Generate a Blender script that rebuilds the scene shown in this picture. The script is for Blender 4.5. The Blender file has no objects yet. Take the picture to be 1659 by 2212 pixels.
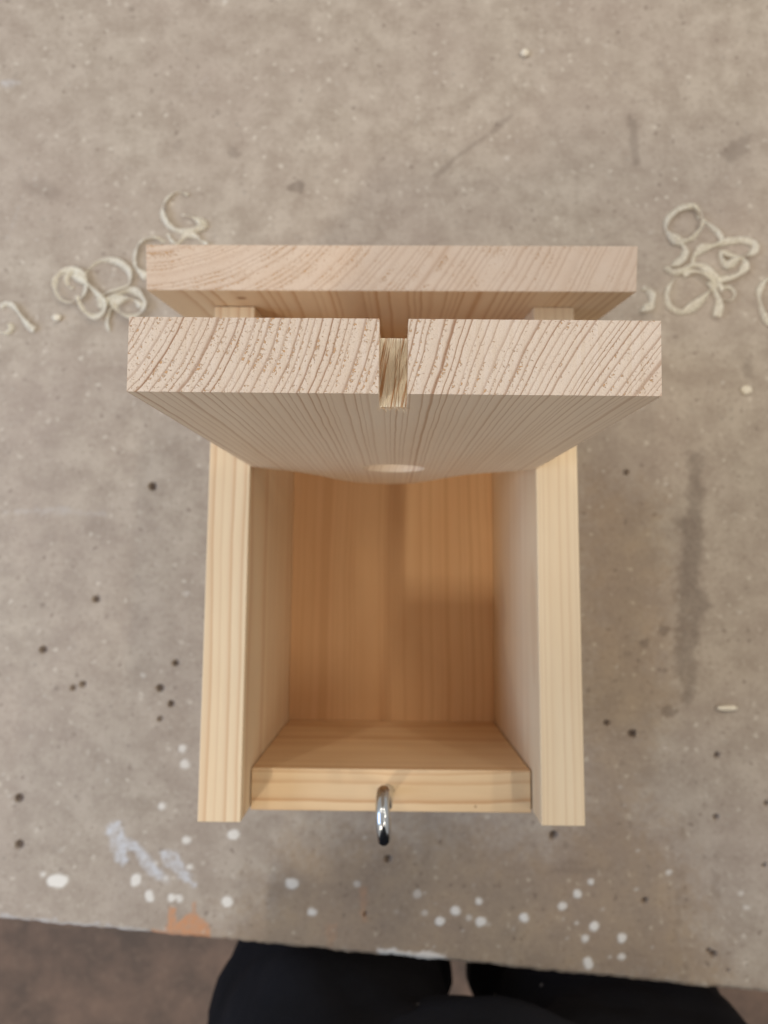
import bpy, bmesh, math, random
import numpy as np
from mathutils import Vector, Matrix, noise as mn
from mathutils.geometry import tessellate_polygon

random.seed(7)
sc = bpy.context.scene
col = sc.collection

# ---------------------------------------------------------------- frame of reference
# plans are in millimetres: X right, Y away from the worker, Z up; Z = 0 is the plane of the
# box sides' front edges, the bench top lies at Z = -152.5 and the workshop floor 850 mm lower.
MM = 0.001
BENCH = -152.5
FLOOR = BENCH - 850.0
def W(x, y, z):
    return Vector((x * MM, y * MM, (z - FLOOR) * MM))

# ---------------------------------------------------------------- camera
CR = Matrix(((0.9999071915908102, -0.005997634544200451, 0.012232603355511568),
             (0.007257735322094338, 0.9943697605216479, -0.10571709718922102),
             (-0.011529678355161676, 0.10579606675106117, 0.9943210038901078)))
CP = (0.068, 4.151, 306.466)
FPX = 1531.34                     # focal length in pixels of a 1659 x 2212 picture
cam_d = bpy.data.cameras.new('camera')
cam = bpy.data.objects.new('camera', cam_d); col.objects.link(cam)
cam.matrix_world = Matrix.Translation(W(*CP)) @ CR.to_4x4()
cam_d.sensor_fit = 'VERTICAL'; cam_d.sensor_height = 34.6
cam_d.lens = 34.6 * FPX / 2212.0
cam_d.clip_start = 0.01; cam_d.clip_end = 60
cam_d.dof.use_dof = True
cam_d.dof.focus_distance = 0.166
cam_d.dof.aperture_fstop = 16
sc.camera = cam

# ---------------------------------------------------------------- world and lamps
wd = bpy.data.worlds.new('World'); sc.world = wd; wd.use_nodes = True
wd.node_tree.nodes['Background'].inputs[0].default_value = (0.86, 0.81, 0.75, 1)
wd.node_tree.nodes['Background'].inputs[1].default_value = 0.56

def area(name, loc, target, sx, sy, power, color):
    d = bpy.data.lights.new(name, 'AREA'); d.shape = 'RECTANGLE'
    d.size = sx; d.size_y = sy; d.energy = power; d.color = color
    o = bpy.data.objects.new(name, d); col.objects.link(o)
    o.location = loc
    o.rotation_euler = (Vector(target) - Vector(loc)).to_track_quat('-Z', 'Y').to_euler()
    return o
T0 = (0, 0, 0.95)
area('window_light', (-1.35, -0.10, 1.78), T0, 0.9, 0.8, 11.0, (0.48, 0.67, 1.0))
NEU = (1.0, 0.885, 0.73)
for (lx, ly, pw, ln) in ((-0.98, -1.30, 17.0, .32), (0.92, -0.55, 4.5, .5), (1.7, 0.5, 8.0, .9), (0.95, 1.25, 6.5, .6), (-0.85, 1.25, 7.0, .6), (0.10, 2.3, 5.5, .6)):
    area('ceiling_lamp', (lx, ly, 2.75), (lx, ly, 0), 0.08, ln, pw, NEU)

sc.view_settings.view_transform = 'Standard'
sc.view_settings.look = 'None'
sc.view_settings.gamma = 1.0
sc.view_settings.exposure = 0.10
sc.view_settings.use_curve_mapping = False
sc.render.engine = 'CYCLES'
sc.cycles.max_bounces = 12
sc.cycles.diffuse_bounces = 7
sc.cycles.transparent_max_bounces = 12
sc.cycles.use_denoising = True

# ---------------------------------------------------------------- helpers
def tag(o, label=None, cat=None, group=None, kind=None):
    if label: o['label'] = label
    if cat: o['category'] = cat
    if group: o['group'] = group
    if kind: o['kind'] = kind
    return o

def empty(name, loc):
    o = bpy.data.objects.new(name, None); col.objects.link(o)
    o.location = loc; o.empty_display_size = 0.02
    return o

def link(name, bm_or_me, mats, parent=None, loc=None, rot=None, smooth=False):
    """loc/rot are world values; the parent is kept unrotated at its own location."""
    if isinstance(bm_or_me, bmesh.types.BMesh):
        me = bpy.data.meshes.new(name); bm_or_me.normal_update(); bm_or_me.to_mesh(me); bm_or_me.free()
    else:
        me = bm_or_me
    for m in (mats if isinstance(mats, (list, tuple)) else [mats]):
        me.materials.append(m)
    if smooth:
        for p in me.polygons: p.use_smooth = True
    o = bpy.data.objects.new(name, me); col.objects.link(o)
    if loc is not None: o.location = loc
    if rot is not None: o.rotation_euler = rot
    if parent is not None:
        o.parent = parent
        pl = parent.matrix_world.translation if parent.parent is None and False else WL[parent.name]
        o.location = Vector(o.location) - pl
    WL[o.name] = (WL[parent.name] if parent is not None else Vector((0, 0, 0))) + Vector(o.location)
    return o
WL = {}

def bevel(o, w=0.35, seg=2, ang=35):
    m = o.modifiers.new('edge_softening', 'BEVEL'); m.width = w * MM; m.segments = seg
    m.limit_method = 'ANGLE'; m.angle_limit = math.radians(ang)
    m.harden_normals = False

# ---------------------------------------------------------------- node helper
class NT:
    def __init__(s, name):
        s.m = bpy.data.materials.new(name); s.m.use_nodes = True
        s.t = s.m.node_tree; s.n = s.t.nodes; s.l = s.t.links
        s.b = s.n['Principled BSDF']
    def put(s, v, sock):
        if v is None: return
        if hasattr(v, 'is_output'): s.l.new(v, sock)
        else: sock.default_value = v
    def M(s, op, a, b=None, c=None, clamp=False):
        n = s.n.new('ShaderNodeMath'); n.operation = op; n.use_clamp = clamp
        s.put(a, n.inputs[0]); s.put(b, n.inputs[1])
        if c is not None: s.put(c, n.inputs[2])
        return n.outputs[0]
    def comb(s, x, y, z):
        n = s.n.new('ShaderNodeCombineXYZ'); s.put(x, n.inputs[0]); s.put(y, n.inputs[1]); s.put(z, n.inputs[2]); return n.outputs[0]
    def sep(s, v):
        n = s.n.new('ShaderNodeSeparateXYZ'); s.put(v, n.inputs[0]); return n.outputs
    def noise(s, vec, scale=1.0, detail=2.0, rough=0.5, dim='3D', w=None, dist=0.0):
        n = s.n.new('ShaderNodeTexNoise'); n.noise_dimensions = dim
        if dim != '1D': s.put(vec, n.inputs['Vector'])
        if w is not None: s.put(w, n.inputs['W'])
        n.inputs['Scale'].default_value = scale; n.inputs['Detail'].default_value = detail
        n.inputs['Roughness'].default_value = rough; n.inputs['Distortion'].default_value = dist
        return n.outputs[0]
    def white(s, w):
        n = s.n.new('ShaderNodeTexWhiteNoise'); n.noise_dimensions = '1D'; s.put(w, n.inputs['W']); return n.outputs[0]
    def ramp(s, f, stops, interp='LINEAR'):
        n = s.n.new('ShaderNodeValToRGB'); n.color_ramp.interpolation = interp
        e = n.color_ramp.elements
        while len(e) < len(stops): e.new(0.5)
        for k, (p, c) in enumerate(stops):
            e[k].position = p; e[k].color = (c, c, c, 1) if not isinstance(c, tuple) else (*c, 1)
        s.put(f, n.inputs[0]); return n.outputs[0]
    def mr(s, v, a, b, c=0.0, d=1.0, smooth=False):
        n = s.n.new('ShaderNodeMapRange'); n.clamp = True
        if smooth: n.interpolation_type = 'SMOOTHSTEP'
        for k, x in enumerate((v, a, b, c, d)): s.put(x, n.inputs[k])
        return n.outputs[0]
    def mix(s, f, a, b, mode='MIX'):
        n = s.n.new('ShaderNodeMix'); n.data_type = 'RGBA'; n.blend_type = mode
        s.put(f, n.inputs[0])
        for v, i in ((a, 6), (b, 7)):
            if isinstance(v, tuple): v = (*v, 1)
            s.put(v, n.inputs[i])
        return n.outputs[2]
    def obj(s):
        n = s.n.new('ShaderNodeTexCoord'); v = s.n.new('ShaderNodeVectorMath'); v.operation = 'SCALE'
        s.l.new(n.outputs['Object'], v.inputs[0]); v.inputs[3].default_value = 1000.0
        return v.outputs[0]
    def bump(s, h, dist_mm, strength=1.0):
        n = s.n.new('ShaderNodeBump'); n.inputs['Distance'].default_value = dist_mm * MM
        n.inputs['Strength'].default_value = strength; s.put(h, n.inputs['Height']); s.l.new(n.outputs[0], s.b.inputs['Normal'])
    def attr(s, name):
        n = s.n.new('ShaderNodeAttribute'); n.attribute_name = name; return n.outputs

EARLY = (0.74, 0.57, 0.375)
LATE = (0.49, 0.265, 0.12)
def pine(name, grain=2, center=(0, 0), pitch=2.0, seed=0.0, wave=1.0, wob=0.25, shear=(0, 0, 0),
         early=EARLY, late=LATE, contrast=1.0, end=False, width_var=1.6, knots=(), torn=False, tone=0.06, narrow=False):
    t = NT(name)
    P = t.sep(t.obj())
    ax = [P[i] for i in range(3) if i != grain]; g = P[grain]
    a, b = ax
    lowv = t.comb(t.M('MULTIPLY', a, 0.022), t.M('MULTIPLY', b, 0.022), t.M('ADD', t.M('MULTIPLY', g, 0.0075), seed))
    low = t.M('MULTIPLY', t.M('SUBTRACT', t.noise(lowv, 1, 1.5), 0.5), 9.0 * wave)
    wv = t.comb(t.M('MULTIPLY', a, 0.13), t.M('MULTIPLY', b, 0.13), t.M('ADD', t.M('MULTIPLY', g, 0.05), seed + 5))
    wobn = t.M('MULTIPLY', t.M('SUBTRACT', t.noise(wv, 1, 2.5, 0.55), 0.5), 6.0 * wob)
    k, x0, y0 = shear
    aw = t.M('SUBTRACT', a, t.M('MULTIPLY', t.M('MULTIPLY', t.mr(a, x0, x0 + 62, 0, k, True), t.M('SUBTRACT', b, y0)), 1.0)) if k else a
    da = t.M('SUBTRACT', aw, center[0]); db = t.M('SUBTRACT', b, center[1])
    r = t.M('SQRT', t.M('ADD', t.M('MULTIPLY', da, da), t.M('MULTIPLY', db, db)))
    r = t.M('ADD', t.M('ADD', r, low), wobn)
    wv1 = t.M('MULTIPLY', t.M('SUBTRACT', t.noise(None, 1, 1.0, 0.5, '1D', w=t.M('ADD', t.M('MULTIPLY', r, 0.16 / max(pitch / 2, 0.6)), seed * 3.1)), 0.5), 2.0 * width_var)
    R = t.M('ADD', t.M('DIVIDE', r, pitch), wv1)
    fr = t.M('FRACT', R); idx = t.M('FLOOR', R)
    prof = t.ramp(fr, [(0.0, 0.18), (0.03, 0.0), (0.50, 0.03), (0.74, 0.16), (0.87, 0.85), (0.95, 1.0), (0.985, 0.7), (1.0, 0.18)]) if narrow else t.ramp(fr, [(0.0, 0.22), (0.04, 0.0), (0.45, 0.06), (0.68, 0.30), (0.84, 0.92), (0.95, 1.0), (0.985, 0.75), (1.0, 0.22)])
    inten = t.mr(t.white(t.M('ADD', idx, seed * 7.7)), 0, 1, 0.38, 1.0)
    line = t.M('MULTIPLY', t.M('MULTIPLY', prof, inten), contrast, clamp=True)
    # slow tone drift and fine fibres along the grain
    tv = t.comb(t.M('MULTIPLY', a, 0.05), t.M('MULTIPLY', b, 0.05), t.M('MULTIPLY', g, 0.012))
    drift = t.noise(tv, 1, 2)
    fv = t.comb(t.M('MULTIPLY', a, 2.2), t.M('MULTIPLY', b, 2.2), t.M('MULTIPLY', g, 0.07 if not end else 2.2))
    fib = t.noise(fv, 1, 3, 0.6)
    c = t.mix(line, early, late)
    e2 = tuple(x * y for x, y in zip(early, (0.90, 0.80, 0.70)))
    c = t.mix(t.M('MULTIPLY', t.mr(drift, 0.38, 0.68, 0, 1), tone * 6, clamp=True), c, t.mix(line, e2, late))
    c = t.mix(t.mr(fib, 0.3, 0.75, 0.0, 0.22), c, tuple(x * 0.72 for x in early), 'MIX')
    h = t.M('ADD', t.M('MULTIPLY', line, 0.5), t.M('MULTIPLY', fib, 0.35))
    if end:
        # torn saw marks: small ragged tears on the soft side of each ring
        n1 = t.noise(t.comb(t.M('MULTIPLY', a, 1.0), t.M('MULTIPLY', b, 1.0), 3.3), 1.5, 4, 0.68, dist=0.6)
        n2 = t.noise(t.comb(t.M('MULTIPLY', a, 0.11), t.M('MULTIPLY', b, 0.11), 8.3 + seed), 1, 2)
        side = t.ramp(fr, [(0.0, 1.0), (0.10, 0.85), (0.42, 0.25), (0.62, 0.0), (1.0, 0.0)])
        lim = t.M('SUBTRACT', t.mr(a, -40, 20, 0.625, 0.66), t.M('MULTIPLY', side, t.mr(n2, 0.36, 0.62, 0.02, 0.17)))
        tear = t.mr(t.M('SUBTRACT', n1, lim), 0.0, 0.045, 0, 1)
        c = t.mix(t.M('MULTIPLY', tear, 0.8), c, (0.52, 0.27, 0.10))
        n3 = t.noise(t.comb(t.M('MULTIPLY', a, 1.0), t.M('MULTIPLY', b, 1.0), 23.3), 2.6, 3, 0.7)
        c = t.mix(t.mr(n3, 0.60, 0.70, 0, 0.5), c, (0.86, 0.74, 0.58))
        c = t.mix(t.mr(n3, 0.34, 0.24, 0, 0.5), c, (0.45, 0.30, 0.19))
        h = t.M('ADD', t.M('ADD', t.M('MULTIPLY', line, -0.25), t.M('MULTIPLY', n3, 1.1)), t.M('MULTIPLY', tear, -0.7))
        t.bump(h, 0.22, 0.8)
    elif torn:
        sv = t.comb(t.M('SUBTRACT', t.M('MULTIPLY', a, 1.5), t.M('MULTIPLY', b, 0.26)), t.M('MULTIPLY', b, 0.05), 2.0)
        st = t.noise(sv, 1, 3.0, 0.6, dist=0.5)
        c = t.mix(t.mr(st, 0.50, 0.60, 0, 0.85), (0.98, 0.90, 0.72), (0.48, 0.21, 0.06))
        s2 = t.noise(t.comb(t.M('SUBTRACT', t.M('MULTIPLY', a, 1.9), t.M('MULTIPLY', b, 0.04)), 0.0, 9.0), 1, 2.0)
        c = t.mix(t.mr(s2, 0.56, 0.62, 0, 0.7), c, (0.38, 0.22, 0.11))
        t.bump(t.M('ADD', st, s2), 0.9, 0.9)
    else:
        t.bump(h, 0.07, 0.6)
    for (kx, ky, kz, kr) in knots:
        vm = t.n.new('ShaderNodeVectorMath'); vm.operation = 'DISTANCE'
        t.l.new(t.obj(), vm.inputs[0]); vm.inputs[1].default_value = (kx, ky, kz)
        c = t.mix(t.mr(vm.outputs['Value'], kr * 0.35, kr, 0.85, 0.0, True), c, (0.25, 0.11, 0.045))
    t.l.new(c, t.b.inputs['Base Color'])
    t.b.inputs['Roughness'].default_value = 0.72 if end else 0.56
    t.b.inputs['Specular IOR Level'].default_value = 0.25 if end else 0.32
    return t.m

PINK_E = (0.71, 0.605, 0.505)     # sawn end grain reads paler and cooler than the planed faces
PINK_L = (0.30, 0.155, 0.08)

# ---------------------------------------------------------------- workshop floor
def floor_mat():
    t = NT('floor_paint'); p = t.obj()
    n = t.noise(p, 0.012, 4, 0.6); n2 = t.noise(p, 0.06, 3, 0.6)
    c = t.mix(t.mr(n, 0.35, 0.65), (0.095, 0.066, 0.052), (0.20, 0.130, 0.096))
    c = t.mix(t.mr(n2, 0.55, 0.75, 0, 0.6), c, (0.23, 0.16, 0.12))
    t.l.new(c, t.b.inputs['Base Color']); t.b.inputs['Roughness'].default_value = 0.6
    return t.m
bm = bmesh.new()
bmesh.ops.create_grid(bm, x_segments=2, y_segments=2, size=4.0)
fl = link('floor', bm, floor_mat()); tag(fl, kind='structure')

# ---------------------------------------------------------------- projection of bench marks
def unproj(u, v, z):
    d = CR @ Vector(((u - 829.5) / FPX, -(v - 1106) / FPX, -1.0))
    k = (z - CP[2]) / d.z
    return Vector((CP[0] + d.x * k, CP[1] + d.y * k, z))
_R = np.array(CR)
def proj_np(X, Y, Z):
    d = np.stack([X - CP[0], Y - CP[1], np.full_like(X, Z) - CP[2]], -1) @ _R
    return 829.5 + FPX * d[..., 0] / -d[..., 2], 1106 - FPX * d[..., 1] / -d[..., 2]

# ---------------------------------------------------------------- workbench
EA = unproj(0, 1985, BENCH); EB = unproj(1659, 2145, BENCH)
ed = (EB - EA).normalized(); en = Vector((-ed.y, ed.x, 0))       # along the edge, and away from the worker
def bench_xy(s, q): return EA + ed * s + en * q
def lines():
    s = np.unique(np.concatenate([np.linspace(-700, -90, 12), np.linspace(-90, 575, 560), np.linspace(575, 1150, 12)]))
    q = np.unique(np.concatenate([np.linspace(0, 660, 560), np.linspace(660, 760, 5)]))
    return s, q
SG, QG = lines()
S2, Q2 = np.meshgrid(SG, QG, indexing='ij')
# slightly chewed front edge
ew = np.array([(mn.noise(Vector((s * 0.05, 3.3, 0))) * 1.1 + mn.noise(Vector((s * 0.25, 9.3, 0))) * 0.7) for s in SG])
Qe = Q2 + ew[:, None] * np.exp(-Q2 / 4.0)
X2 = EA.x + ed.x * S2 + en.x * Qe
Y2 = EA.y + ed.y * S2 + en.y * Qe
U, V = proj_np(X2, Y2, BENCH)
rng = np.random.default_rng(3)
def vnoise(x, y, sc_, seed):
    x = x / sc_; y = y / sc_
    xi = np.floor(x).astype(int); yi = np.floor(y).astype(int); fx = x - xi; fy = y - yi
    fx = fx * fx * (3 - 2 * fx); fy = fy * fy * (3 - 2 * fy)
    def h(i, j):
        n = (i * 374761393 + j * 668265263 + seed * 1274126177) & 0xffffffff
        n = ((n ^ (n >> 13)) * 1274126177) & 0xffffffff
        return ((n ^ (n >> 16)) & 0xffff) / 65535.0
    return (h(xi, yi) * (1 - fx) + h(xi + 1, yi) * fx) * (1 - fy) + (h(xi, yi + 1) * (1 - fx) + h(xi + 1, yi + 1) * fx) * fy
NA = vnoise(X2, Y2, 3.0, 1) - .5 + 0.6 * (vnoise(X2, Y2, 1.4, 2) - .5)
NB = vnoise(X2, Y2, 9.0, 4) - .5
def sm(x): x = np.clip(x, 0, 1); return x * x * (3 - 2 * x)
stain_shade = np.zeros_like(U)
white = np.zeros_like(U); dark = np.zeros_like(U); rust = np.zeros_like(U); smear_glint = np.zeros_like(U); depth = np.zeros_like(U)
def spot(A, u, v, ru, rv=None, amt=1.0, soft=2.5, rag=1.6):
    rv = rv or ru
    d = np.sqrt(((U - u) / ru) ** 2 + ((V - v) / rv) ** 2)
    r = min(ru, rv); ph = vnoise(X2, Y2, 5.0, 11) - .5; d = d * (1 + .45 * ph)
    np.maximum(A, amt * sm((1 - d) * r / soft + 0.5 + NA * rag / 2.5), out=A)
def poly(A, pts, amt=1.0, soft=5.0, rag=6.0):
    n = len(pts); best = np.full_like(U, 1e9); inside = np.zeros(U.shape, bool)
    for i in range(n):
        x0, y0 = pts[i]; x1, y1 = pts[(i + 1) % n]
        dx, dy = x1 - x0, y1 - y0
        t = np.clip(((U - x0) * dx + (V - y0) * dy) / (dx * dx + dy * dy), 0, 1)
        best = np.minimum(best, np.hypot(U - x0 - t * dx, V - y0 - t * dy))
        c = ((y0 > V) != (y1 > V)); xx = x0 + (V - y0) * dx / (dy if abs(dy) > 1e-9 else 1e-9)
        inside ^= c & (U < xx)
    sd = np.where(inside, best, -best)
    np.maximum(A, amt * sm((sd + NA * rag + NB * rag * 0.8) / soft + 0.5), out=A)
# drilled and nailed holes
for (u, v, r, a) in ((330, 1050, 10, 1), (208, 1294, 8, .85), (92, 1307, 6, .5), (93, 1404, 8, .9), (379, 1432, 8, .9), (347, 1487, 9, .9),
                     (370, 1520, 9, .9), (346, 1553, 7, .6), (123, 1487, 7, .45), (158, 1486, 6, .6), (180, 1478, 8, .8), (127, 1613, 5, .55),
                     (41, 1723, 9, .9), (43, 1824, 9, .85), (255, 899, 6, .35), (1352, 1021, 7, .6), (1366, 1585, 10, .95), (1310, 1562, 7, .9),
                     (1548, 1631, 6, .85), (1270, 1491, 6, .55), (1195, 1803, 9, .9), (1393, 1946, 6, .9), (838, 1855, 8, .75), (1547, 1765, 6, .75),
                     (1531, 2053, 5, .8), (1542, 2061, 7, .85), (1572, 2097, 4, .8), (1657, 1735, 6, .8), (1652, 1870, 5, .7), (789, 1975, 5, .6), (283, 20, 7, .4),
                     (470, 245, 7, .35), (1350, 468, 3, .3)):
    spot(dark, u, v, r * .82, amt=a * .92, soft=6, rag=.7)
    if a > .55: spot(depth, u, v, r * .8, amt=1.0, soft=5, rag=.6)
# paint drops
for (u, v, ru, rv, a) in ((1277, 1905, 7, 7, .8), (1248, 1930, 9, 9, .85), (1216, 1957, 9, 8, .8), (1132, 1982, 10, 10, .95), (1246, 1994, 5, 5, .7),
                          (1284, 2000, 11, 10, .95), (1264, 2028, 8, 8, .8), (1343, 2027, 9, 11, .9), (1343, 2067, 8, 7, .8), (1271, 2081, 9, 12, .95),
                          (1035, 1947, 8, 8, .85), (984, 1966, 11, 11, .9), (1013, 1982, 6, 6, .5), (1039, 1989, 11, 10, .9), (951, 1990, 10, 10, .9),
                          (918, 1972, 6, 6, .4), (901, 1931, 8, 8, .45), (1445, 1884, 6, 5, .6), (1318, 2067, 4, 4, .5), (1303, 1964, 4, 4, .3),
                          (350, 1742, 8, 8, .8), (403, 1815, 9, 8, .85), (503, 1802, 11, 11, .9), (410, 1873, 8, 8, .8), (123, 1904, 23, 13, 1), (93, 1889, 7, 6, .8),
                          (295, 1901, 11, 12, .95), (324, 1933, 9, 12, .95), (371, 1941, 8, 8, .9), (387, 1941, 7, 8, .8), (491, 1946, 11, 11, .95),
                          (632, 1908, 13, 12, .8), (673, 1970, 10, 9, .85), (771, 1909, 8, 8, .45), (358, 1897, 6, 5, .6), (337, 1864, 5, 5, .6),
                          (394, 1616, 9, 8, .75), (400, 1652, 9, 9, .75), (309, 1460, 5, 5, .4), (1000, 2010, 4, 4, .4), (1600, 1930, 5, 5, .5), (1612, 1960, 6, 4, .5)):
    spot(white, u, v, ru, rv, amt=a, soft=5, rag=1.2)
for k in range(150):                                     # fine spatter and pale chips
    u, v = rng.uniform(0, 1659), rng.uniform(0, 2120); r = rng.uniform(2, 4.2)
    if u > 1000 or v > 1500 or rng.random() < .35:
        spot(white, u, v, r * rng.uniform(.7, 1.5), r, amt=rng.uniform(.12, .42), soft=4)
for k in range(130):
    spot(dark, rng.uniform(0, 1659), rng.uniform(0, 2140), rng.uniform(1.8, 4.5), amt=rng.uniform(.1, .38), soft=5)
# brushed paint
poly(smear_glint, [(228, 1785), (262, 1770), (280, 1862), (262, 1874), (244, 1850)], .85, 9, 9)
poly(smear_glint, [(262, 1808), (296, 1818), (368, 1902), (346, 1908), (318, 1882)], .8, 9, 9)
poly(smear_glint, [(344, 1838), (380, 1832), (420, 1910), (385, 1898), (358, 1868)], .75, 10, 10)
poly(smear_glint, [(0, 176), (25, 172), (48, 178), (20, 186), (0, 186)], .5, 8, 6)
poly(smear_glint, [(10, 1105), (120, 1095), (230, 1112), (120, 1110)], .22, 14, 10)
poly(white, [(815, 2050), (850, 2048), (890, 2060), (940, 2058), (965, 2070), (950, 2092), (880, 2088), (830, 2078)], .85, 8, 9)
poly(rust, [(320, 2030), (327, 2008), (360, 2012), (366, 1958), (377, 1962), (383, 1990), (399, 1976), (416, 1970), (419, 1944), (425, 1975), (450, 1998), (455, 2040), (440, 2048)], .95, 5, 6)
poly(rust, [(776, 1915), (792, 1915), (795, 1990), (778, 1996)], .30, 10, 8)
poly(rust, [(700, 2000), (728, 1995), (720, 2050), (712, 2075)], .22, 10, 8)
# old glue and oil stains, then brown tints with painted shade
c6 = lambda L: [(1192.7 + .4411 * x, 759 + .4411 * y) for x, y in L]
poly(dark, c6([(665, 480), (742, 480), (735, 900), (722, 1160), (778, 1250), (722, 1320), (700, 1500), (692, 1700), (655, 1765), (640, 1650), (598, 1540), (612, 1300), (625, 1100), (650, 900), (588, 840), (650, 800), (660, 600)]), .42, 20, 14)
spot(dark, 1500, 1307, 26, 16, .30, 16)
for (u, v, a, b, m) in ((1431, 1363, 12, 11, .5), (1391, 1391, 10, 10, .42), (1444, 1539, 20, 10, .45), (1358, 1411, 5, 5, .35), (1616, 795, 11, 22, .3),
                        (640, 405, 16, 12, .5), (505, 330, 14, 12, .32), (385, 315, 12, 12, .18), (1225, 1828, 10, 8, .3), (1545, 1905, 10, 30, .2), (1465, 1960, 8, 60, .18),
                        (1250, 1880, 60, 8, .2), (1240, 1865, 40, 6, .18)):
    spot(dark, u, v, a, b, m, 9, 3)
poly(dark, [(928, 384), (960, 355), (985, 335), (1062, 282), (1072, 262), (1108, 246), (1100, 262), (1070, 285), (985, 345), (958, 378)], .34, 9, 4)
poly(dark, [(1355, 248), (1378, 258), (1381, 355), (1370, 360), (1358, 300)], .33, 9, 5)
poly(dark, [(1552, 330), (1580, 305), (1622, 292), (1618, 325), (1575, 350)], .30, 10, 8)
poly(dark, [(38, 380), (62, 420), (110, 440), (140, 415), (100, 388), (60, 395)], .2, 16, 10)
poly(dark, [(100, 1420 * 0.55 + 300), (120, 1085), (240, 1130), (205, 1160), (130, 1110)], .10, 20, 10)
poly(stain_shade, [(430, 2120), (520, 1960), (640, 1830), (860, 1790), (1180, 1820), (1330, 1700), (1480, 1860), (1560, 2140)], 1.0, 150, 60)  # mottled brown stains, with the worker's shade painted in
poly(stain_shade, [(1265, 1020), (1420, 1080), (1440, 1500), (1380, 1800), (1265, 1800)], .7, 110, 50)  # shadow of the box on its right side, painted as brown tint
for k in range(26):                                     # scratches
    u, v = rng.uniform(0, 1659), rng.uniform(0, 2100); L = rng.uniform(25, 110); an = rng.normal(0, .8)
    dx, dy = math.cos(an) * L, math.sin(an) * L
    poly(smear_glint if rng.random() < .5 else dark, [(u, v), (u + dx / 2, v + dy / 2 - 2), (u + dx, v + dy), (u + dx / 2, v + dy / 2 + 2)], rng.uniform(.08, .22), 5, 4)

np.maximum(smear_glint, 0.55 * sm((3.0 + NA * 3 - Q2) / 1.5) * sm((380 - U) / 120 + .5), out=smear_glint)  # pale highlight painted along the left part of the front edge
Z2 = BENCH - 2.2 * depth + 0.25 * np.clip(white, 0, 1) * (white > .5)
Z2 = Z2 - 1.6 * np.exp(-((Q2) / 1.2) ** 2)               # worn arris
ni, nj = U.shape
idx = np.arange(ni * nj).reshape(ni, nj)
ts = 26.0                                                # board thickness
verts = np.stack([X2, Y2, Z2], -1).reshape(-1, 3)
bot = []
ring = [(i, 0) for i in range(ni)] + [(ni - 1, j) for j in range(1, nj)] + [(i, nj - 1) for i in range(ni - 2, -1, -1)] + [(0, j) for j in range(nj - 2, 0, -1)]
low = []
for (i, j) in ring:
    w_ = verts[idx[i, j]]; low.append((w_[0], w_[1], BENCH - ts))
allv = np.concatenate([verts, np.array(low)], 0)
allv = (allv - np.array([0, 0, FLOOR])) * MM
faces = [(idx[i, j], idx[i + 1, j], idx[i + 1, j + 1], idx[i, j + 1]) for i in range(ni - 1) for j in range(nj - 1)]
nr = len(ring); base = ni * nj
for k in range(nr):
    k2 = (k + 1) % nr
    a = idx[ring[k]]; b = idx[ring[k2]]
    faces.append((a, base + k, base + k2, b))
faces.append(tuple(base + k for k in range(nr - 1, -1, -1)))
origin = W(0, 100, BENCH)
bench = empty('workbench', W(0, 100, FLOOR)); WL['workbench'] = Vector(bench.location)
tag(bench, 'grey brown fibreboard workbench top with paint drops, stains and drilled holes under the wooden box', 'workbench')
me = bpy.data.meshes.new('bench_top')
me.from_pydata((allv - np.array(origin)).tolist(), [], [tuple(int(q) for q in f) for f in faces])
wa = me.attributes.new('stain_shade', 'FLOAT', 'POINT'); wz = np.zeros(len(allv), np.float32); wz[:base] = stain_shade.ravel(); wa.data.foreach_set('value', wz)
ca = me.color_attributes.new('marks', 'FLOAT_COLOR', 'POINT')
cd = np.zeros((len(allv), 4), np.float32)
cd[:base, 0] = white.ravel(); cd[:base, 1] = dark.ravel(); cd[:base, 2] = rust.ravel(); cd[:base, 3] = smear_glint.ravel()
ca.data.foreach_set('color', cd.ravel())
me.update()

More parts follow.
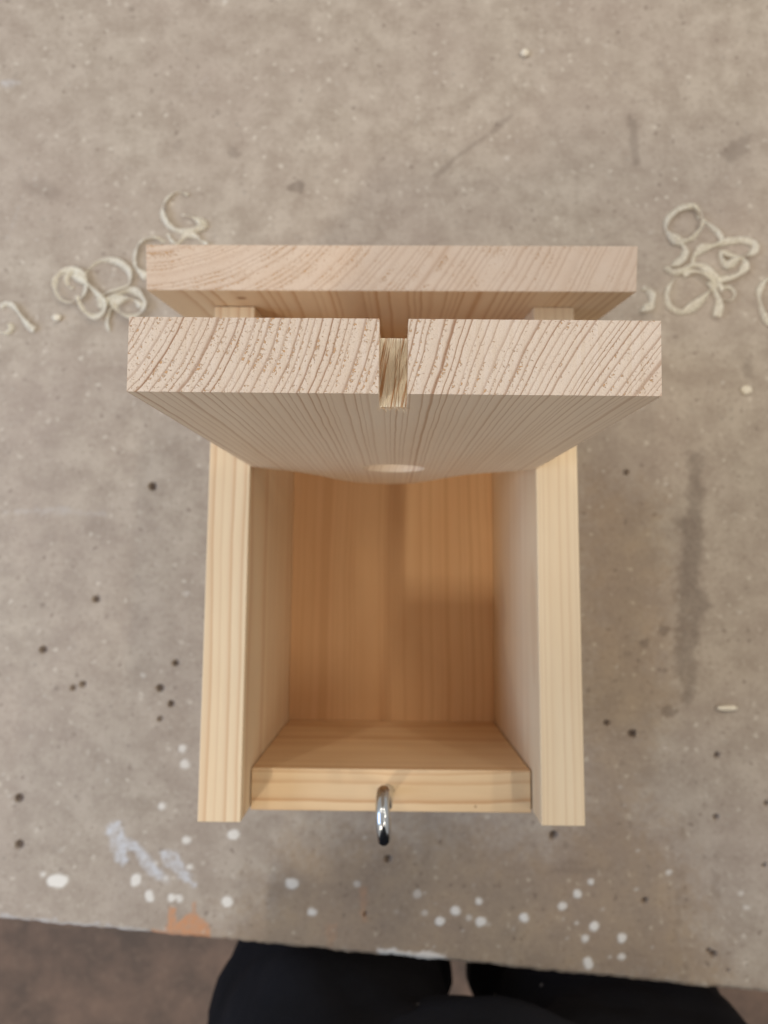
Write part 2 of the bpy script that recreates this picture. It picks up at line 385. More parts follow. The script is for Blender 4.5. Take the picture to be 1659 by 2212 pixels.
def bench_mat():
    t = NT('fibreboard'); p = t.obj()
    n0 = t.noise(p, 0.010, 3, 0.55); n1 = t.noise(p, 0.055, 4, 0.6); n2 = t.noise(p, 0.32, 4, 0.65); n3 = t.noise(p, 0.9, 2, 0.6)
    c = t.mix(t.mr(n1, 0.36, 0.64), (0.345, 0.290, 0.235), (0.470, 0.412, 0.343))
    c = t.mix(t.mr(n0, 0.35, 0.65, 0, 0.45), c, (0.37, 0.30, 0.255))
    c = t.mix(t.mr(n2, 0.44, 0.32, 0, 0.5), c, (0.25, 0.20, 0.16))
    c = t.mix(t.mr(n2, 0.57, 0.70, 0, 0.45), c, (0.55, 0.49, 0.42))
    vo = t.n.new('ShaderNodeTexVoronoi'); vo.inputs['Scale'].default_value = 0.16; vo.inputs['Randomness'].default_value = 1
    dv = t.n.new('ShaderNodeVectorMath'); dv.operation = 'ADD'; t.l.new(p, dv.inputs[0])
    nn = t.n.new('ShaderNodeTexNoise'); nn.inputs['Scale'].default_value = 0.3; t.l.new(p, nn.inputs['Vector'])
    ns = t.n.new('ShaderNodeVectorMath'); ns.operation = 'SCALE'; ns.inputs[3].default_value = 5.0; t.l.new(nn.outputs['Color'], ns.inputs[0])
    t.l.new(ns.outputs[0], dv.inputs[1]); t.l.new(dv.outputs[0], vo.inputs['Vector'])
    cs = t.sep(vo.outputs['Color'])
    fl_ = t.M('MULTIPLY', t.mr(vo.outputs['Distance'], 0.32, 0.12), t.mr(cs[0], 0.62, 0.9))
    c = t.mix(t.M('MULTIPLY', fl_, 0.65), c, (0.62, 0.57, 0.49))
    fd = t.M('MULTIPLY', t.mr(vo.outputs['Distance'], 0.30, 0.12), t.mr(cs[1], 0.68, 0.92))
    c = t.mix(t.M('MULTIPLY', fd, 0.65), c, (0.20, 0.155, 0.125))
    A = t.attr('marks'); s = t.sep(A['Color'])
    c = t.mix(t.M('MULTIPLY', t.attr('stain_shade')['Fac'], t.mr(n1, .3, .7, .55, 1.0)), c, t.mix(1.0, c, (0.80, 0.70, 0.58), 'MULTIPLY'))
    c = t.mix(t.M('MULTIPLY', A['Alpha'], t.mr(t.noise(p, 0.16, 4, 0.7), .34, .60, .25, 1)), c, (0.62, 0.65, 0.70))
    c = t.mix(t.M('MULTIPLY', s[2], t.mr(n2, .33, .60, .45, 1)), c, (0.56, 0.27, 0.13))
    c = t.mix(t.M('MULTIPLY', s[1], t.M('MAXIMUM', t.mr(n2, .36, .58, .55, 1.1), t.mr(s[1], .45, .6))), c, (0.075, 0.047, 0.033))
    c = t.mix(s[0], c, (0.78, 0.76, 0.71))
    t.l.new(c, t.b.inputs['Base Color'])
    t.put(t.mr(n1, 0.3, 0.7, 0.5, 0.7), t.b.inputs['Roughness']); t.b.inputs['Specular IOR Level'].default_value = 0.35
    t.bump(t.M('ADD', n2, t.M('MULTIPLY', n3, 0.4)), 0.35, 0.7)
    return t.m
BM = bench_mat()
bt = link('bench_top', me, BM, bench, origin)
for k in range(len(me.polygons) - 1): pass
def box_bm(sx, sy, sz, c=(0, 0, 0)):
    b = bmesh.new(); bmesh.ops.create_cube(b, size=1)
    for v in b.verts: v.co = Vector(((v.co.x * sx + c[0]) * MM, (v.co.y * sy + c[1]) * MM, (v.co.z * sz + c[2]) * MM))
    return b
LEGM = pine('bench_leg_pine', grain=2, center=(-60, 20), pitch=4, seed=9.0)
for s_, q_ in ((-640, 120), (-640, 700), (1090, 120), (1090, 700)):
    pt = bench_xy(s_, q_)
    link('leg', box_bm(70, 70, 850 - ts, (0, 0, (850 - ts) / 2)), LEGM, bench, W(pt.x, pt.y, FLOOR), (0, 0, math.atan2(ed.y, ed.x)))

# ---------------------------------------------------------------- nest box
TH = 18.0; HW = 62.55; YB = -93.6; DEPTH = -134.5
box = empty('nest_box', W(0, 30, BENCH)); WL['nest_box'] = Vector(box.location)
tag(box, 'unfinished pine nest box lying on its back with its front swung open on the workbench', 'nest box')

def prism(pts2, t0, t1, axis, jit=0.0):
    """closed prism: outline pts2 extruded between t0 and t1 on the given axis (mm)."""
    b = bmesh.new()
    def mk(p, t):
        q = list(p); q.insert(axis, t); return Vector(q) * MM
    lo = [b.verts.new(mk(p, t0)) for p in pts2]; hi = [b.verts.new(mk(p, t1)) for p in pts2]
    n = len(pts2)
    b.faces.new(lo); b.faces.new(list(reversed(hi)))
    for i in range(n): b.faces.new((lo[i], hi[i], hi[(i + 1) % n], lo[(i + 1) % n]))
    bmesh.ops.recalc_face_normals(b, faces=b.faces)
    return b

def set_end(b, axis, idx_=1, lim=0.9):
    b.normal_update()
    for f in b.faces:
        if abs(f.normal[axis]) > lim: f.material_index = idx_

# side panels: outline in (Y, Z)
RL = 0.1634
def roof_under(z): return 125.0 + (27.0 - z) * math.tan(RL)
side_out = [(YB, -0.0), (roof_under(0) - .2, 0.0), (roof_under(BENCH) - .2, BENCH + .1), (YB, BENCH + .1)]
m_sideL = pine('pine_side_streaky', grain=1, center=(-130, 45), pitch=4.4, seed=1.3, wave=0.55, wob=0.10, late=(0.55, 0.32, 0.17), early=(0.785, 0.64, 0.44), contrast=0.62, width_var=0.9)
m_sideR = pine('pine_side_fine', grain=1, center=(150, 60), pitch=2.9, seed=4.3, wave=0.5, wob=0.06, contrast=0.36, early=(0.785, 0.64, 0.44))
m_endS = pine('pine_side_end', grain=1, center=(-40, 30), pitch=3.0, seed=1.3, end=True, early=PINK_E, late=PINK_L)
for sgn, m in ((-1, m_sideL), (1, m_sideR)):
    a_, b_ = (HW, HW + TH) if sgn > 0 else (-HW - TH, -HW)
    b = prism([(y - 20, z + 70) for y, z in side_out], a_, b_, 0); set_end(b, 1)
    o = link('side_panel', b, [m, m_endS], box, W(0, 20, -70)); bevel(o)
# back panel, between the sides
m_back = pine('pine_back', grain=1, center=(-110, -40), pitch=4.6, seed=2.2, wave=0.9, wob=0.12, contrast=0.38, early=(0.80, 0.52, 0.275), late=(0.56, 0.28, 0.115))
b = prism([(y - 20, z) for y, z in ((YB, 0), (roof_under(DEPTH) - .3, 0), (roof_under(BENCH) - .3, -TH + .2), (YB, -TH + .2))], -HW + .15, HW - .15, 0)
o = link('back_panel', b, m_back, box, W(0, 20, DEPTH)); bevel(o, .25)
# floor panel, set back by the thickness of the front
m_floor = pine('pine_floor', grain=0, center=(75, -50), pitch=4.2, seed=6.1, wave=0.8, wob=0.12, contrast=0.8, late=(0.55, 0.30, 0.14),
               knots=((37.5, -6.5, 57.0, 1.1),), early=(0.78, 0.58, 0.355))
m_floor_end = pine('pine_floor_end', grain=0, center=(75, -50), pitch=3, seed=6.1, end=True, early=PINK_E, late=PINK_L)
b = box_bm(2 * HW - 1.1, TH, 115.2); set_end(b, 0)
o = link('floor_panel', b, [m_floor, m_floor_end], box, W(-.1, -94.3 + 9, -19.0 - 57.6)); bevel(o, .3)

# front panel ---------------------------------------------------------------
FL = 0.0503
FO = W(0, 56.14, 0)
frot = (FL, 0, -0.0051)
FT = 146.1; FHW = 62.05; FTH = 17.7
top = []
def edge_pts(x0, x1, z, n):
    r = []
    for i in range(n + 1):
        x = x0 + (x1 - x0) * i / n
        r.append((x, z + (mn.noise(Vector((x * 0.9, z, 1.7))) * 0.16 if 0 < i < n else 0)))
    return r
SD = 15.2
out = []
out += edge_pts(-FHW, -3.38, FT, 60)
out += [(-3.30, FT - 4), (-3.42, FT - 9)] + edge_pts(-3.36, 3.42, FT - SD, 8) + [(3.50, FT - 9), (3.40, FT - 4)]
out += edge_pts(3.48, FHW, FT, 60)
# rounded lower (hinge) end of the front, as measured
arch = [(62, 0), (56, -6.5), (50.3, -10.5), (42, -16), (34.6, -24), (27, -37), (19.9, -52), (11.5, -67), (0, -73), (-10, -72), (-18.5, -67), (-24, -59), (-29.7, -49), (-35, -36), (-41.6, -24), (-48, -15), (-53.8, -10), (-58, -6), (-62, -1.0)]
out += arch[0:1] and [(FHW, 0)]
out += arch[1:-1] + [(-FHW, -1.0)]
hole = [(13.8 * math.cos(2 * math.pi * k / 56) + .3, 13.8 * math.sin(2 * math.pi * k / 56) - 2.0) for k in range(56)]
b = bmesh.new()
polys = [[Vector((x, z, 0)) for x, z in out], [Vector((x, z, 0)) for x, z in hole]]
flat = [p for pl in polys for p in pl]
tris = tessellate_polygon(polys)
fr_v = [b.verts.new(Vector((p.x, 0, p.y)) * MM) for p in flat]
bk_v = [b.verts.new(Vector((p.x, FTH, p.y)) * MM) for p in flat]
for t3 in tris:
    try:
        b.faces.new([fr_v[i] for i in t3]); b.faces.new([bk_v[i] for i in reversed(t3)])
    except ValueError: pass
def band(i0, n):
    for k in range(n):
        a, c = i0 + k, i0 + (k + 1) % n
        b.faces.new((fr_v[a], fr_v[c], bk_v[c], bk_v[a]))
band(0, len(out)); band(len(out), len(hole))
bmesh.ops.recalc_face_normals(b, faces=b.faces)
b.normal_update()
for f in b.faces:
    n = f.normal; c = f.calc_center_median() / MM
    if abs(n.y) > .5: f.material_index = 0
    elif n.z > .5 and c.z > FT - 3: f.material_index = 1
    elif n.z > .5 and c.z > 100: f.material_index = 2
    elif abs(n.x) > .7 and abs(c.x) < 5 and c.z > 100: f.material_index = 0
    else: f.material_index = 0
FC = dict(grain=2, center=(-100, 36), pitch=1.95, seed=3.0, narrow=True, shear=(0.62, 2.0, 9.0), wave=0.16, wob=0.14, width_var=0.95)
m_front = pine('pine_front', contrast=0.80, early=(0.80, 0.68, 0.54), late=(0.43, 0.25, 0.14), **FC)
m_front_end = pine('pine_front_sawn_end', contrast=1.0, early=PINK_E, late=PINK_L, end=True, **FC)
m_torn = pine('pine_slot_torn', torn=True, **FC)
front = link('front_panel', b, [m_front, m_front_end, m_torn], box, FO, frot)
bevel(front, .22, 1, 50)
# loose fibres left by the saw round the slot and along the cut edges
def fibre(b, p, d, L, r, bend, seg=5):
    rnd = Vector((random.uniform(-1, 1), random.uniform(-1, 1), random.uniform(-1, 1)))
    side = d.cross(rnd).normalized(); prev = None
    for k in range(seg + 1):
        t = k / seg; q = p + d * (L * t) + side * (bend * t * t)
        rr = r * (1 - .8 * t)
        u = side; w = d.cross(side).normalized()
        rg = [b.verts.new((q + u * rr * math.cos(a) + w * rr * math.sin(a)) * MM) for a in (0, 2.1, 4.2)]
        if prev:
            for m in range(3): b.faces.new((prev[m], prev[(m + 1) % 3], rg[(m + 1) % 3], rg[m]))
        prev = rg
b = bmesh.new()
for k in range(46):
    x = random.uniform(-3.2, 3.3)
    fibre(b, Vector((x, random.uniform(-.1, .35), FT - SD - random.uniform(-.1, .4))), Vector((random.uniform(-.8, .8), random.uniform(-1, -.2), random.uniform(-.5, .5))).normalized(), random.uniform(.4, 2.0), random.uniform(.03, .11), random.uniform(-.6, .6))
for k in range(30):
    sx = random.choice((-3.4, 3.45))
    fibre(b, Vector((sx, random.uniform(0, FTH), FT - random.choice((random.uniform(0, SD), SD)))), Vector((-math.copysign(1, sx), random.uniform(-.5, .5), random.uniform(-.6, .6))).normalized(), random.uniform(.3, .9), .04, .3)
for k in range(110):
    x = random.uniform(-FHW, FHW)
    if abs(x) < 3.5: continue
    fibre(b, Vector((x, random.choice((0.05, FTH - .05, FTH - .05)), FT - .05)), Vector((random.uniform(-.6, .6), random.uniform(-.4, .4), random.uniform(.1, .7))).normalized(), random.uniform(.15, .55), .035, .2)
def plain(name, c, rough=.6, **kw):
    t = NT(name); t.b.inputs['Base Color'].default_value = (*c, 1); t.b.inputs['Roughness'].default_value = rough
    for k, v in kw.items(): t.b.inputs[k].default_value = v
    return t.m
def fibre_mat():
    t = NT('loose_fibre'); n = t.noise(t.obj(), 0.8, 2)
    t.l.new(t.mix(t.mr(n, .35, .65), (0.82, 0.70, 0.52), (0.62, 0.42, 0.22)), t.b.inputs['Base Color']); t.b.inputs['Roughness'].default_value = .7
    return t.m
sp = link('splinters', b, fibre_mat(), front, FO)
sp.location = (0, 0, 0)

# roof panel ----------------------------------------------------------------
RW = 100.5; RTH = 18.4; RLEN = (27.0 - BENCH) / math.cos(RL) - 3.4
m_roof = pine('pine_roof', grain=2, center=(-105, 99), pitch=3.3, seed=8.4, wave=0.5, wob=0.14, contrast=0.8, knots=((-64.0, 0, -13.0, 3.0),), early=(0.76, 0.59, 0.41))
m_roof_end = pine('pine_roof_sawn_end', grain=2, center=(-105, 99), pitch=2.9, seed=8.4, wave=0.5, wob=0.14, contrast=0.62, end=True, early=(0.70, 0.575, 0.465), late=(0.45, 0.29, 0.19))
b = box_bm(2 * RW, RTH, RLEN, (0, RTH / 2, -RLEN / 2)); set_end(b, 2)
roof = link('roof_panel', b, [m_roof, m_roof_end], box, W(-1.4, 125, 27), (RL, 0, -0.0018)); bevel(roof, .3)

# screw eye -----------------------------------------------------------------
def tube(b, pts, rad, n=14, closed=False):
    m = len(pts); rings = []
    up0 = Vector((1, 0, 0))
    for i, p in enumerate(pts):
        a = pts[(i - 1) % m] if closed or i > 0 else p; c = pts[(i + 1) % m] if closed or i < m - 1 else p
        d = (c - a).normalized(); u = (up0 - d * up0.dot(d)).normalized(); w = d.cross(u)
        r = rad[i] if hasattr(rad, '__len__') else rad
        rings.append([b.verts.new((p + u * r * math.cos(2 * math.pi * k / n) + w * r * math.sin(2 * math.pi * k / n)) * MM) for k in range(n)])
    for i in range(m if closed else m - 1):
        A, B = rings[i], rings[(i + 1) % m]
        for k in range(n): b.faces.new((A[k], A[(k + 1) % n], B[(k + 1) % n], B[k]))
    if not closed:
        b.faces.new(list(reversed(rings[0]))); b.faces.new(rings[-1])
b = bmesh.new()
RM = 8.4; wr = 2.75
pts = [Vector((0, 0, -9)), Vector((0, 0, -1)), Vector((0, 0, 8)), Vector((0, 0, 18)), Vector((0, .5, 21.5))]
for k in range(0, 45):
    a = math.radians(-90 + 20 + k * 320 / 44.0)
    pts.append(Vector((0.0 - k * .018, RM * math.cos(a), 33.5 + RM * math.sin(a))))
rad = [1.6, wr, wr, wr, wr] + [wr] * 44 + [wr * .8]
tube(b, pts, rad, 18)
t = NT('zinc_plated_steel'); nn = t.noise(t.obj(), 0.6, 3, .6)
t.b.inputs['Base Color'].default_value = (0.56, 0.60, 0.64, 1); t.b.inputs['Metallic'].default_value = 1.0
t.put(t.mr(nn, .3, .7, .12, .22), t.b.inputs['Roughness']); t.bump(nn, 0.05, .4)
eye = link('screw_eye', b, t.m, box, W(-1.2, -85.3, -19.2), (math.radians(0.5), math.radians(-2.0), math.radians(3)), smooth=True)

# ---------------------------------------------------------------- shavings and crumbs
def shaving_mat():
    t = NT('thin_pine_shaving'); p = t.obj()
    n = t.noise(p, 0.5, 3)
    t.l.new(t.mix(t.mr(n, .3, .7), (0.96, 0.955, 0.89), (0.92, 0.89, 0.78)), t.b.inputs['Base Color'])
    t.b.inputs['Roughness'].default_value = .45
    tr = t.n.new('ShaderNodeBsdfTranslucent'); tr.inputs[0].default_value = (0.95, 0.93, 0.86, 1)
    tp = t.n.new('ShaderNodeBsdfTransparent'); tp.inputs[0].default_value = (1, .98, .92, 1)
    m1 = t.n.new('ShaderNodeMixShader'); m1.inputs[0].default_value = .5
    m2 = t.n.new('ShaderNodeMixShader')
    t.put(t.mr(n, .3, .7, .10, .45), m2.inputs[0])
    out = t.n['Material Output']
    t.l.new(t.b.outputs[0], m1.inputs[1]); t.l.new(tr.outputs[0], m1.inputs[2])
    t.l.new(m1.outputs[0], m2.inputs[1]); t.l.new(tp.outputs[0], m2.inputs[2]); t.l.new(m2.outputs[0], out.inputs[0])
    return t.m
SHM = shaving_mat()
def catmull(P, n=10):
    P = [P[0] + (P[0] - P[1])] + P + [P[-1] + (P[-1] - P[-2])]; o = []
    for i in range(1, len(P) - 2):
        for k in range(n):
            t = k / n; a, b_, c, d = P[i - 1:i + 3]
            o.append(.5 * ((2 * b_) + (c - a) * t + (2 * a - 5 * b_ + 4 * c - d) * t * t + (3 * b_ - a - 3 * c + d) * t * t * t))
    o.append(P[-2]); return o
A5 = lambda L: [(81.3 + .2451 * x, 379.5 + .2451 * y) for x, y in L]
A7 = lambda L: [(.1961 * x, 596.4 + .1961 * y) for x, y in L]
A6 = lambda L: [(1328.3 + .1993 * x, 406.6 + .1993 * y) for x, y in L]
def shaving(pts, label, width=5.0, tilt=1.9, lift=0.0, hvar=1.5):
    width *= .55; tilt *= .74
    P = catmull([unproj(u, v, BENCH + 3) for u, v in pts])
    c = sum(P, Vector()) / len(P)
    b = bmesh.new(); rows = []
    s0 = random.uniform(0, 99); n = len(P)
    for i, p in enumerate(P):
        d = (P[min(i + 1, n - 1)] - P[max(i - 1, 0)]); d.z = 0; d.normalize()
        nr_ = Vector((-d.y, d.x, 0))
        e = min(1, .35 + 3.5 * min(i, n - 1 - i) / n)
        w_ = width * e * (1 + .25 * mn.noise(Vector((s0, i * .09, 0))))
        z0 = .35 + lift + hvar * max(0, mn.noise(Vector((s0 + 9, i * .045, 0))) + .15) + 0.010 * i
        tl = tilt * (.75 + 1.3 * mn.noise(Vector((s0 + 20, i * .07, 0))))
        q = p.copy(); q.z = BENCH
        row = []
        for k in range(5):
            f = k / 4
            row.append(b.verts.new((q + nr_ * (tl * (f - .5) * 2) + Vector((0, 0, z0 + w_ * f + .35 * math.sin(f * math.pi))) - Vector((c.x, c.y, BENCH))) * MM))
        rows.append(row)
    for i in range(n - 1):
        for k in range(4): b.faces.new((rows[i][k], rows[i + 1][k], rows[i + 1][k + 1], rows[i][k + 1]))
    o = link('wood_shaving', b, SHM, None, W(c.x, c.y, BENCH), smooth=True)
    m = o.modifiers.new('thickness', 'SOLIDIFY'); m.thickness = .12 * MM
    return tag(o, label, 'wood shaving', 'curly wood shavings on the bench')
shaving(A5([(1320, 150), (1230, 130), (1150, 170), (1100, 260), (1100, 340), (1140, 420), (1200, 470), (1280, 490), (1370, 480), (1440, 450), (1470, 430), (1420, 390), (1340, 350), (1270, 340)]), 'C-shaped wood shaving, farthest up the bench behind the roof board left end', 4.5, 2.6)
shaving(A5([(1110, 575), (1060, 545), (1000, 535), (920, 560), (870, 620), (850, 700), (850, 770), (880, 830), (960, 890)]), 'wood shaving curling out from behind the upper left corner of the roof board', 4.5, 2.4)
shaving(A5([(1140, 500), (1170, 560), (1230, 590), (1310, 520), (1390, 530), (1440, 570), (1480, 600), (1440, 640), (1400, 620)]), 'short rippled wood shaving along the top edge of the roof board', 3.5, 1.8)
shaving(A5([(300, 980), (260, 960), (250, 900), (320, 840), (400, 900), (415, 990), (370, 1080), (270, 1115), (185, 1070), (150, 980), (165, 900), (230, 840), (320, 825), (390, 860)]), 'tight round coil of wood shaving, leftmost of the cluster left of the box', 5.0, 3.0)
shaving(A5([(400, 860), (480, 780), (580, 740), (690, 750), (780, 810), (810, 880), (790, 960), (700, 1000), (600, 1030), (520, 1100)]), 'wide open loop of wood shaving between the tight coil and the roof board', 4.5, 2.4)
shaving(A5([(300, 880), (360, 900), (430, 950), (520, 1040), (590, 1120), (565, 1210), (500, 1240), (430, 1210), (380, 1140), (350, 1060)]), 'bright narrow tongue of wood shaving below the tight coil', 4.5, 3.0, lift=1.0)
shaving(A5([(530, 1150), (620, 1090), (720, 1040), (830, 1010), (910, 1060), (940, 1140), (900, 1210), (820, 1240), (720, 1200), (680, 1130), (760, 1090), (850, 1100), (910, 1150)]), 'thick pale curl of wood shaving just above the left end of the open front', 5.0, 3.0, lift=.6)
shaving(A5([(660, 1130), (620, 1200), (600, 1290), (620, 1360)]), 'faint straight strip of wood shaving touching the left end of the open front', 3.0, 1.8)
shaving(A7([(-20, 330), (60, 300), (150, 340), (220, 440), (300, 540), (370, 590)]), 'wood shaving arching in from the left edge of the bench photo', 4.5, 2.4)
shaving(A7([(-30, 600), (40, 625), (95, 600), (120, 560), (90, 520), (60, 530)]), 'small bright hook of wood shaving at the left edge, under the arching one', 4.0, 1.8)
shaving(A6([(930, 310), (880, 220), (780, 190), (660, 240), (575, 330), (560, 440), (620, 530), (730, 575), (850, 530), (925, 450), (950, 370), (930, 270), (870, 180), (790, 170)]), 'round ring of wood shaving at the top of the cluster right of the box', 4.5, 2.6)
shaving(A6([(960, 320), (1050, 400), (1130, 480), (1160, 560), (1100, 600), (1010, 640)]), 'short strip of wood shaving linking the top ring to the yellow loops', 4.0, 2.0)
shaving(A6([(730, 590), (770, 660), (750, 740), (680, 800), (600, 850), (550, 860), (640, 910), (740, 890), (860, 830), (980, 860), (1070, 950), (1130, 1030), (1170, 1110)]), 'S-shaped wood shaving with a pointed left tip in the middle of the right cluster', 4.5, 2.6)
shaving(A6([(860, 830), (870, 740), (930, 660), (1020, 630), (1130, 600), (1250, 570), (1400, 560), (1510, 600), (1510, 680), (1420, 730), (1290, 730), (1170, 690), (1150, 760), (1220, 830), (1300, 800), (1370, 770), (1410, 830), (1380, 900), (1300, 950), (1200, 980), (1110, 990)]), 'yellowish folded loops of wood shaving, rightmost of the cluster right of the box', 5.0, 2.8)
shaving(A6([(680, 950), (600, 1040), (560, 1160), (590, 1270), (700, 1340), (800, 1310), (920, 1230), (1040, 1100), (1060, 1000), (960, 920), (840, 890), (740, 920)]), 'large oval ring of wood shaving at the bottom of the right cluster', 5.0, 2.8)
shaving(A6([(1040, 1000), (1090, 1120), (1125, 1230), (1110, 1390)]), 'straight bright tail of wood shaving hanging down from the right cluster', 4.5, 3.2, lift=1)
shaving(A6([(1160, 1060), (1260, 1070), (1310, 1140), (1260, 1205), (1170, 1190)]), 'small hook of wood shaving beside the straight tail in the right cluster', 3.5, 1.8)
shaving(A6([(310, 1070), (360, 1100), (405, 1160), (395, 1240), (340, 1300), (270, 1330)]), 'small comma-shaped wood shaving at the right end of the roof board', 6.0, 3.2)
shaving(A6([(1760, 950), (1640, 990), (1580, 1080), (1560, 1180), (1590, 1300), (1650, 1420), (1760, 1500)]), 'wood shaving cut off by the right edge of the photo', 5.0, 2.0)

def crumb(u, v, rx, ry, rz, label, rot=0.0):
    p = unproj(u, v, BENCH)
    b = bmesh.new(); bmesh.ops.create_icosphere(b, subdivisions=3, radius=1)
    for q in b.verts:
        k = 1 + .22 * mn.noise(q.co * 1.7 + Vector((u, v, 0)))
        q.co = Vector((q.co.x * rx * k, q.co.y * ry * k, q.co.z * rz * k + rz * .9)) * MM
    o = link('wood_crumb', b, CRM, None, W(p.x, p.y, BENCH), (0, 0, rot), smooth=True)
    return tag(o, label, 'wood crumb')
t = NT('pale_crumb'); nn = t.noise(t.obj(), .7, 3)
t.l.new(t.mix(t.mr(nn, .35, .65), (0.82, 0.78, 0.68), (0.62, 0.55, 0.42)), t.b.inputs['Base Color']); t.b.inputs['Roughness'].default_value = .6
CRM = t.m
crumb(1133, 118, 3.0, 2.6, 1.8, 'round white crumb alone on the bench above the roof board')
crumb(125, 688, 3.0, 2.4, 1.6, 'pale crumb on the bench below the left shavings')
crumb(1568, 1529, 6.6, 1.9, 1.7, 'cream rod-shaped splinter lying on the bench right of the box', .04)
crumb(1611, 843, 3.6, 3.0, .9, 'thin pale flake on the bench below the right cluster of shavings')

# ---------------------------------------------------------------- the worker
def skin_obj(name, verts, edges, radii, mat, parent, root=0, sub=2):
    me = bpy.data.meshes.new(name); me.from_pydata([tuple(v) for v in verts], edges, [])
    me.materials.append(mat)
    o = bpy.data.objects.new(name, me); col.objects.link(o)
    s = o.modifiers.new('skin', 'SKIN'); s.use_smooth_shade = True
    lay = me.skin_vertices[0].data if len(me.skin_vertices) else None
    if lay is None:
        bpy.context.view_layer.update(); lay = me.skin_vertices[0].data
    for k, r in enumerate(radii):
        lay[k].radius = r if isinstance(r, tuple) else (r, r); lay[k].use_root = (k == root)
    ss = o.modifiers.new('smooth', 'SUBSURF'); ss.levels = sub; ss.render_levels = sub
    if parent: o.parent = parent
    return o
def skinmat(name, c): return plain(name, c, .5)
def G(x, y, z): return Vector((x * MM, y * MM, z * MM))      # z above the floor
PX, PY = 52.0, -352.0
J = {}
bv = [G(PX, PY, 930), G(PX, PY, 1060), G(PX, PY, 1220), G(PX, PY, 1400), G(PX, PY + 5, 1480), G(PX, PY + 25, 1560), G(PX, PY + 40, 1660), G(PX, PY + 35, 1720),
      G(PX - 92, PY, 860), G(PX - 96, PY + 6, 500), G(PX - 100, PY - 8, 100), G(PX - 102, PY + 110, 45),
      G(PX + 92, PY, 860), G(PX + 96, PY + 6, 500), G(PX + 100, PY - 8, 100), G(PX + 102, PY + 110, 45),
      G(PX - 180, PY - 10, 1390), G(PX - 235, PY - 75, 1120), G(PX - 262, PY - 95, 870), G(PX - 262, PY - 92, 790),
      G(PX + 180, PY - 10, 1390), G(PX + 235, PY - 75, 1120), G(PX + 262, PY - 95, 870), G(PX + 262, PY - 92, 790)]
be = [(0, 1), (1, 2), (2, 3), (3, 4), (4, 5), (5, 6), (6, 7), (0, 8), (8, 9), (9, 10), (10, 11), (0, 12), (12, 13), (13, 14), (14, 15),
      (3, 16), (16, 17), (17, 18), (18, 19), (3, 20), (20, 21), (21, 22), (22, 23)]
br = [(.14, .10), (.135, .10), (.15, .11), (.15, .10), .06, .07, .095, .06,
      .072, .052, .036, .03, .072, .052, .036, .03, .05, .042, .028, .02, .05, .042, .028, .02]
person = skin_obj('person', bv, be, br, skinmat('skin', (0.62, 0.40, 0.30)), None)
tag(person, 'person in black trousers and dark jacket standing at the near edge of the workbench', 'person')
# fingers: five short chains from each palm
def fingers(side):
    x0 = PX + side * 262; PYH = PY - 110
    vs, es, rs = [G(x0, PYH + 18, 800)], [], [.026]
    for k, (dy, L) in enumerate(((-26, 62), (-9, 76), (9, 80), (26, 70))):
        i = len(vs)
        vs += [G(x0, PYH + 18 + dy, 765), G(x0 - side * 4, PYH + 18 + dy * 1.1, 765 - L * .5), G(x0 - side * 14, PYH + 20 + dy * 1.1, 765 - L)]
        rs += [.0095, .0085, .007]; es += [(0, i), (i, i + 1), (i + 1, i + 2)]
    i = len(vs); vs += [G(x0 - side * 12, PYH + 60, 785), G(x0 - side * 18, PYH + 78, 752)]; rs += [.011, .009]; es += [(0, i), (i, i + 1)]
    return vs, es, rs
for side in (-1, 1):
    vs, es, rs = fingers(side); skin_obj('hand', vs, es, rs, person.data.materials[0], person, sub=1)
def cloth(name, c, speck=0.0, seedc=0.0):
    t = NT(name); p = t.obj(); n = t.noise(p, 0.012, 3, .6); n2 = t.noise(p, 1.2, 2)
    cc = t.mix(t.mr(n, .3, .7), c, tuple(x * 1.9 for x in c))
    if speck:
        vo = t.n.new('ShaderNodeTexVoronoi'); vo.inputs['Scale'].default_value = 0.045; t.l.new(p, vo.inputs['Vector'])
        s = t.sep(vo.outputs['Color'])
        f = t.M('MULTIPLY', t.mr(vo.outputs['Distance'], .075, .04), t.mr(s[0], .55, .7))
        cc = t.mix(t.M('MULTIPLY', f, speck), cc, (0.45, 0.42, 0.38))
    t.l.new(cc, t.b.inputs['Base Color']); t.b.inputs['Roughness'].default_value = .9; t.b.inputs['Specular IOR Level'].default_value = .15
    t.bump(t.M('ADD', n2, t.M('MULTIPLY', n, 14)), 1.2, .5)
    return t.m
TM = cloth('black_trouser_cloth', (0.008, 0.008, 0.010), .5)
JM = cloth('dark_jacket_cloth', (0.010, 0.011, 0.015), .9)
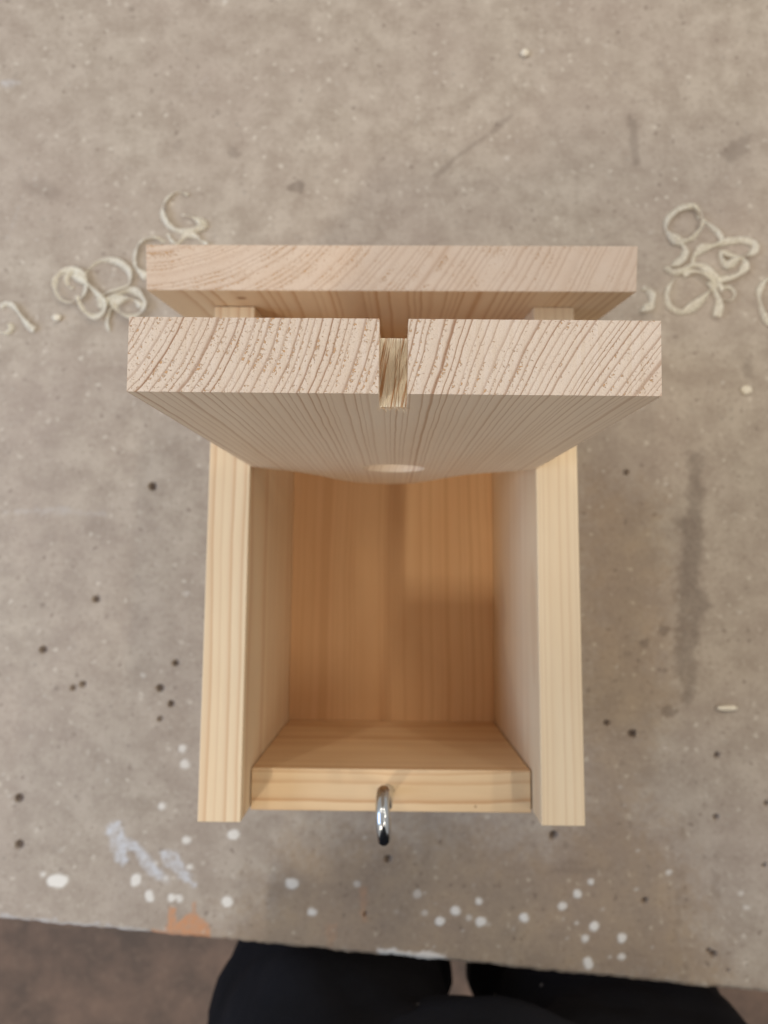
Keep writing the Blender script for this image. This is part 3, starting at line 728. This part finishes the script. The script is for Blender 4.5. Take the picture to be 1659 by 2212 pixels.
tv = [G(PX, PY - 12, 960), G(PX, PY - 10, 1030), G(PX - 100, PY - 2, 880), G(PX - 98, PY + 2, 730), G(PX - 98, PY + 6, 480), G(PX - 100, PY - 4, 280), G(PX - 100, PY, 70),
      G(PX + 112, PY - 2, 880), G(PX + 122, PY + 2, 730), G(PX + 112, PY + 6, 480), G(PX + 100, PY - 4, 280), G(PX + 100, PY, 70)]
te = [(0, 1), (0, 2), (2, 3), (3, 4), (4, 5), (5, 6), (0, 7), (7, 8), (8, 9), (9, 10), (10, 11)]
tr_ = [(.172, .115), (.165, .115), (.128, .106), (.138, .104), .10, .07, .068, (.090, .106), (.110, .104), .100, .07, .068]
trousers = skin_obj('trousers', tv, te, tr_, TM, person, sub=4)
def folds(o, size, st):
    tx = bpy.data.textures.new('cloth_folds', 'CLOUDS'); tx.noise_scale = size; tx.noise_depth = 3
    m = o.modifiers.new('folds', 'DISPLACE'); m.texture = tx; m.strength = st; m.mid_level = .5; m.texture_coords = 'GLOBAL'
folds(trousers, .07, .030)
jv = [G(PX + 24, PY + 24, 768), G(PX, PY - 4, 960), G(PX, PY - 5, 1100), G(PX, PY - 5, 1250), G(PX, PY - 5, 1400), G(PX, PY + 2, 1470),
      G(PX - 185, PY - 10, 1395), G(PX - 236, PY - 75, 1120), G(PX - 262, PY - 95, 890), G(PX + 185, PY - 10, 1395), G(PX + 236, PY - 75, 1120), G(PX + 262, PY - 95, 890)]
je = [(0, 1), (1, 2), (2, 3), (3, 4), (4, 5), (4, 6), (6, 7), (7, 8), (4, 9), (9, 10), (10, 11)]
jr = [(.120, .116), (.18, .122), (.17, .125), (.175, .13), (.165, .115), .075, .068, .058, .045, .068, .058, .045]
jacket = skin_obj('jacket', jv, je, jr, JM, person, root=2, sub=4); folds(jacket, .09, .025)
hv = [G(PX, PY + 22, 1690), G(PX, PY + 30, 1745), G(PX, PY + 5, 1640)]
skin_obj('hair', hv, [(0, 1), (0, 2)], [.098, .07, .07], plain('dark_hair', (0.03, 0.02, 0.015), .7), person)
for side in (-1, 1):
    skin_obj('shoe', [G(PX + side * 100, PY - 40, 45), G(PX + side * 102, PY + 40, 45), G(PX + side * 105, PY + 150, 38)], [(0, 1), (1, 2)], [(.045, .042), (.047, .045), (.045, .034)], plain('black_shoe', (0.01, 0.01, 0.01), .5), person)
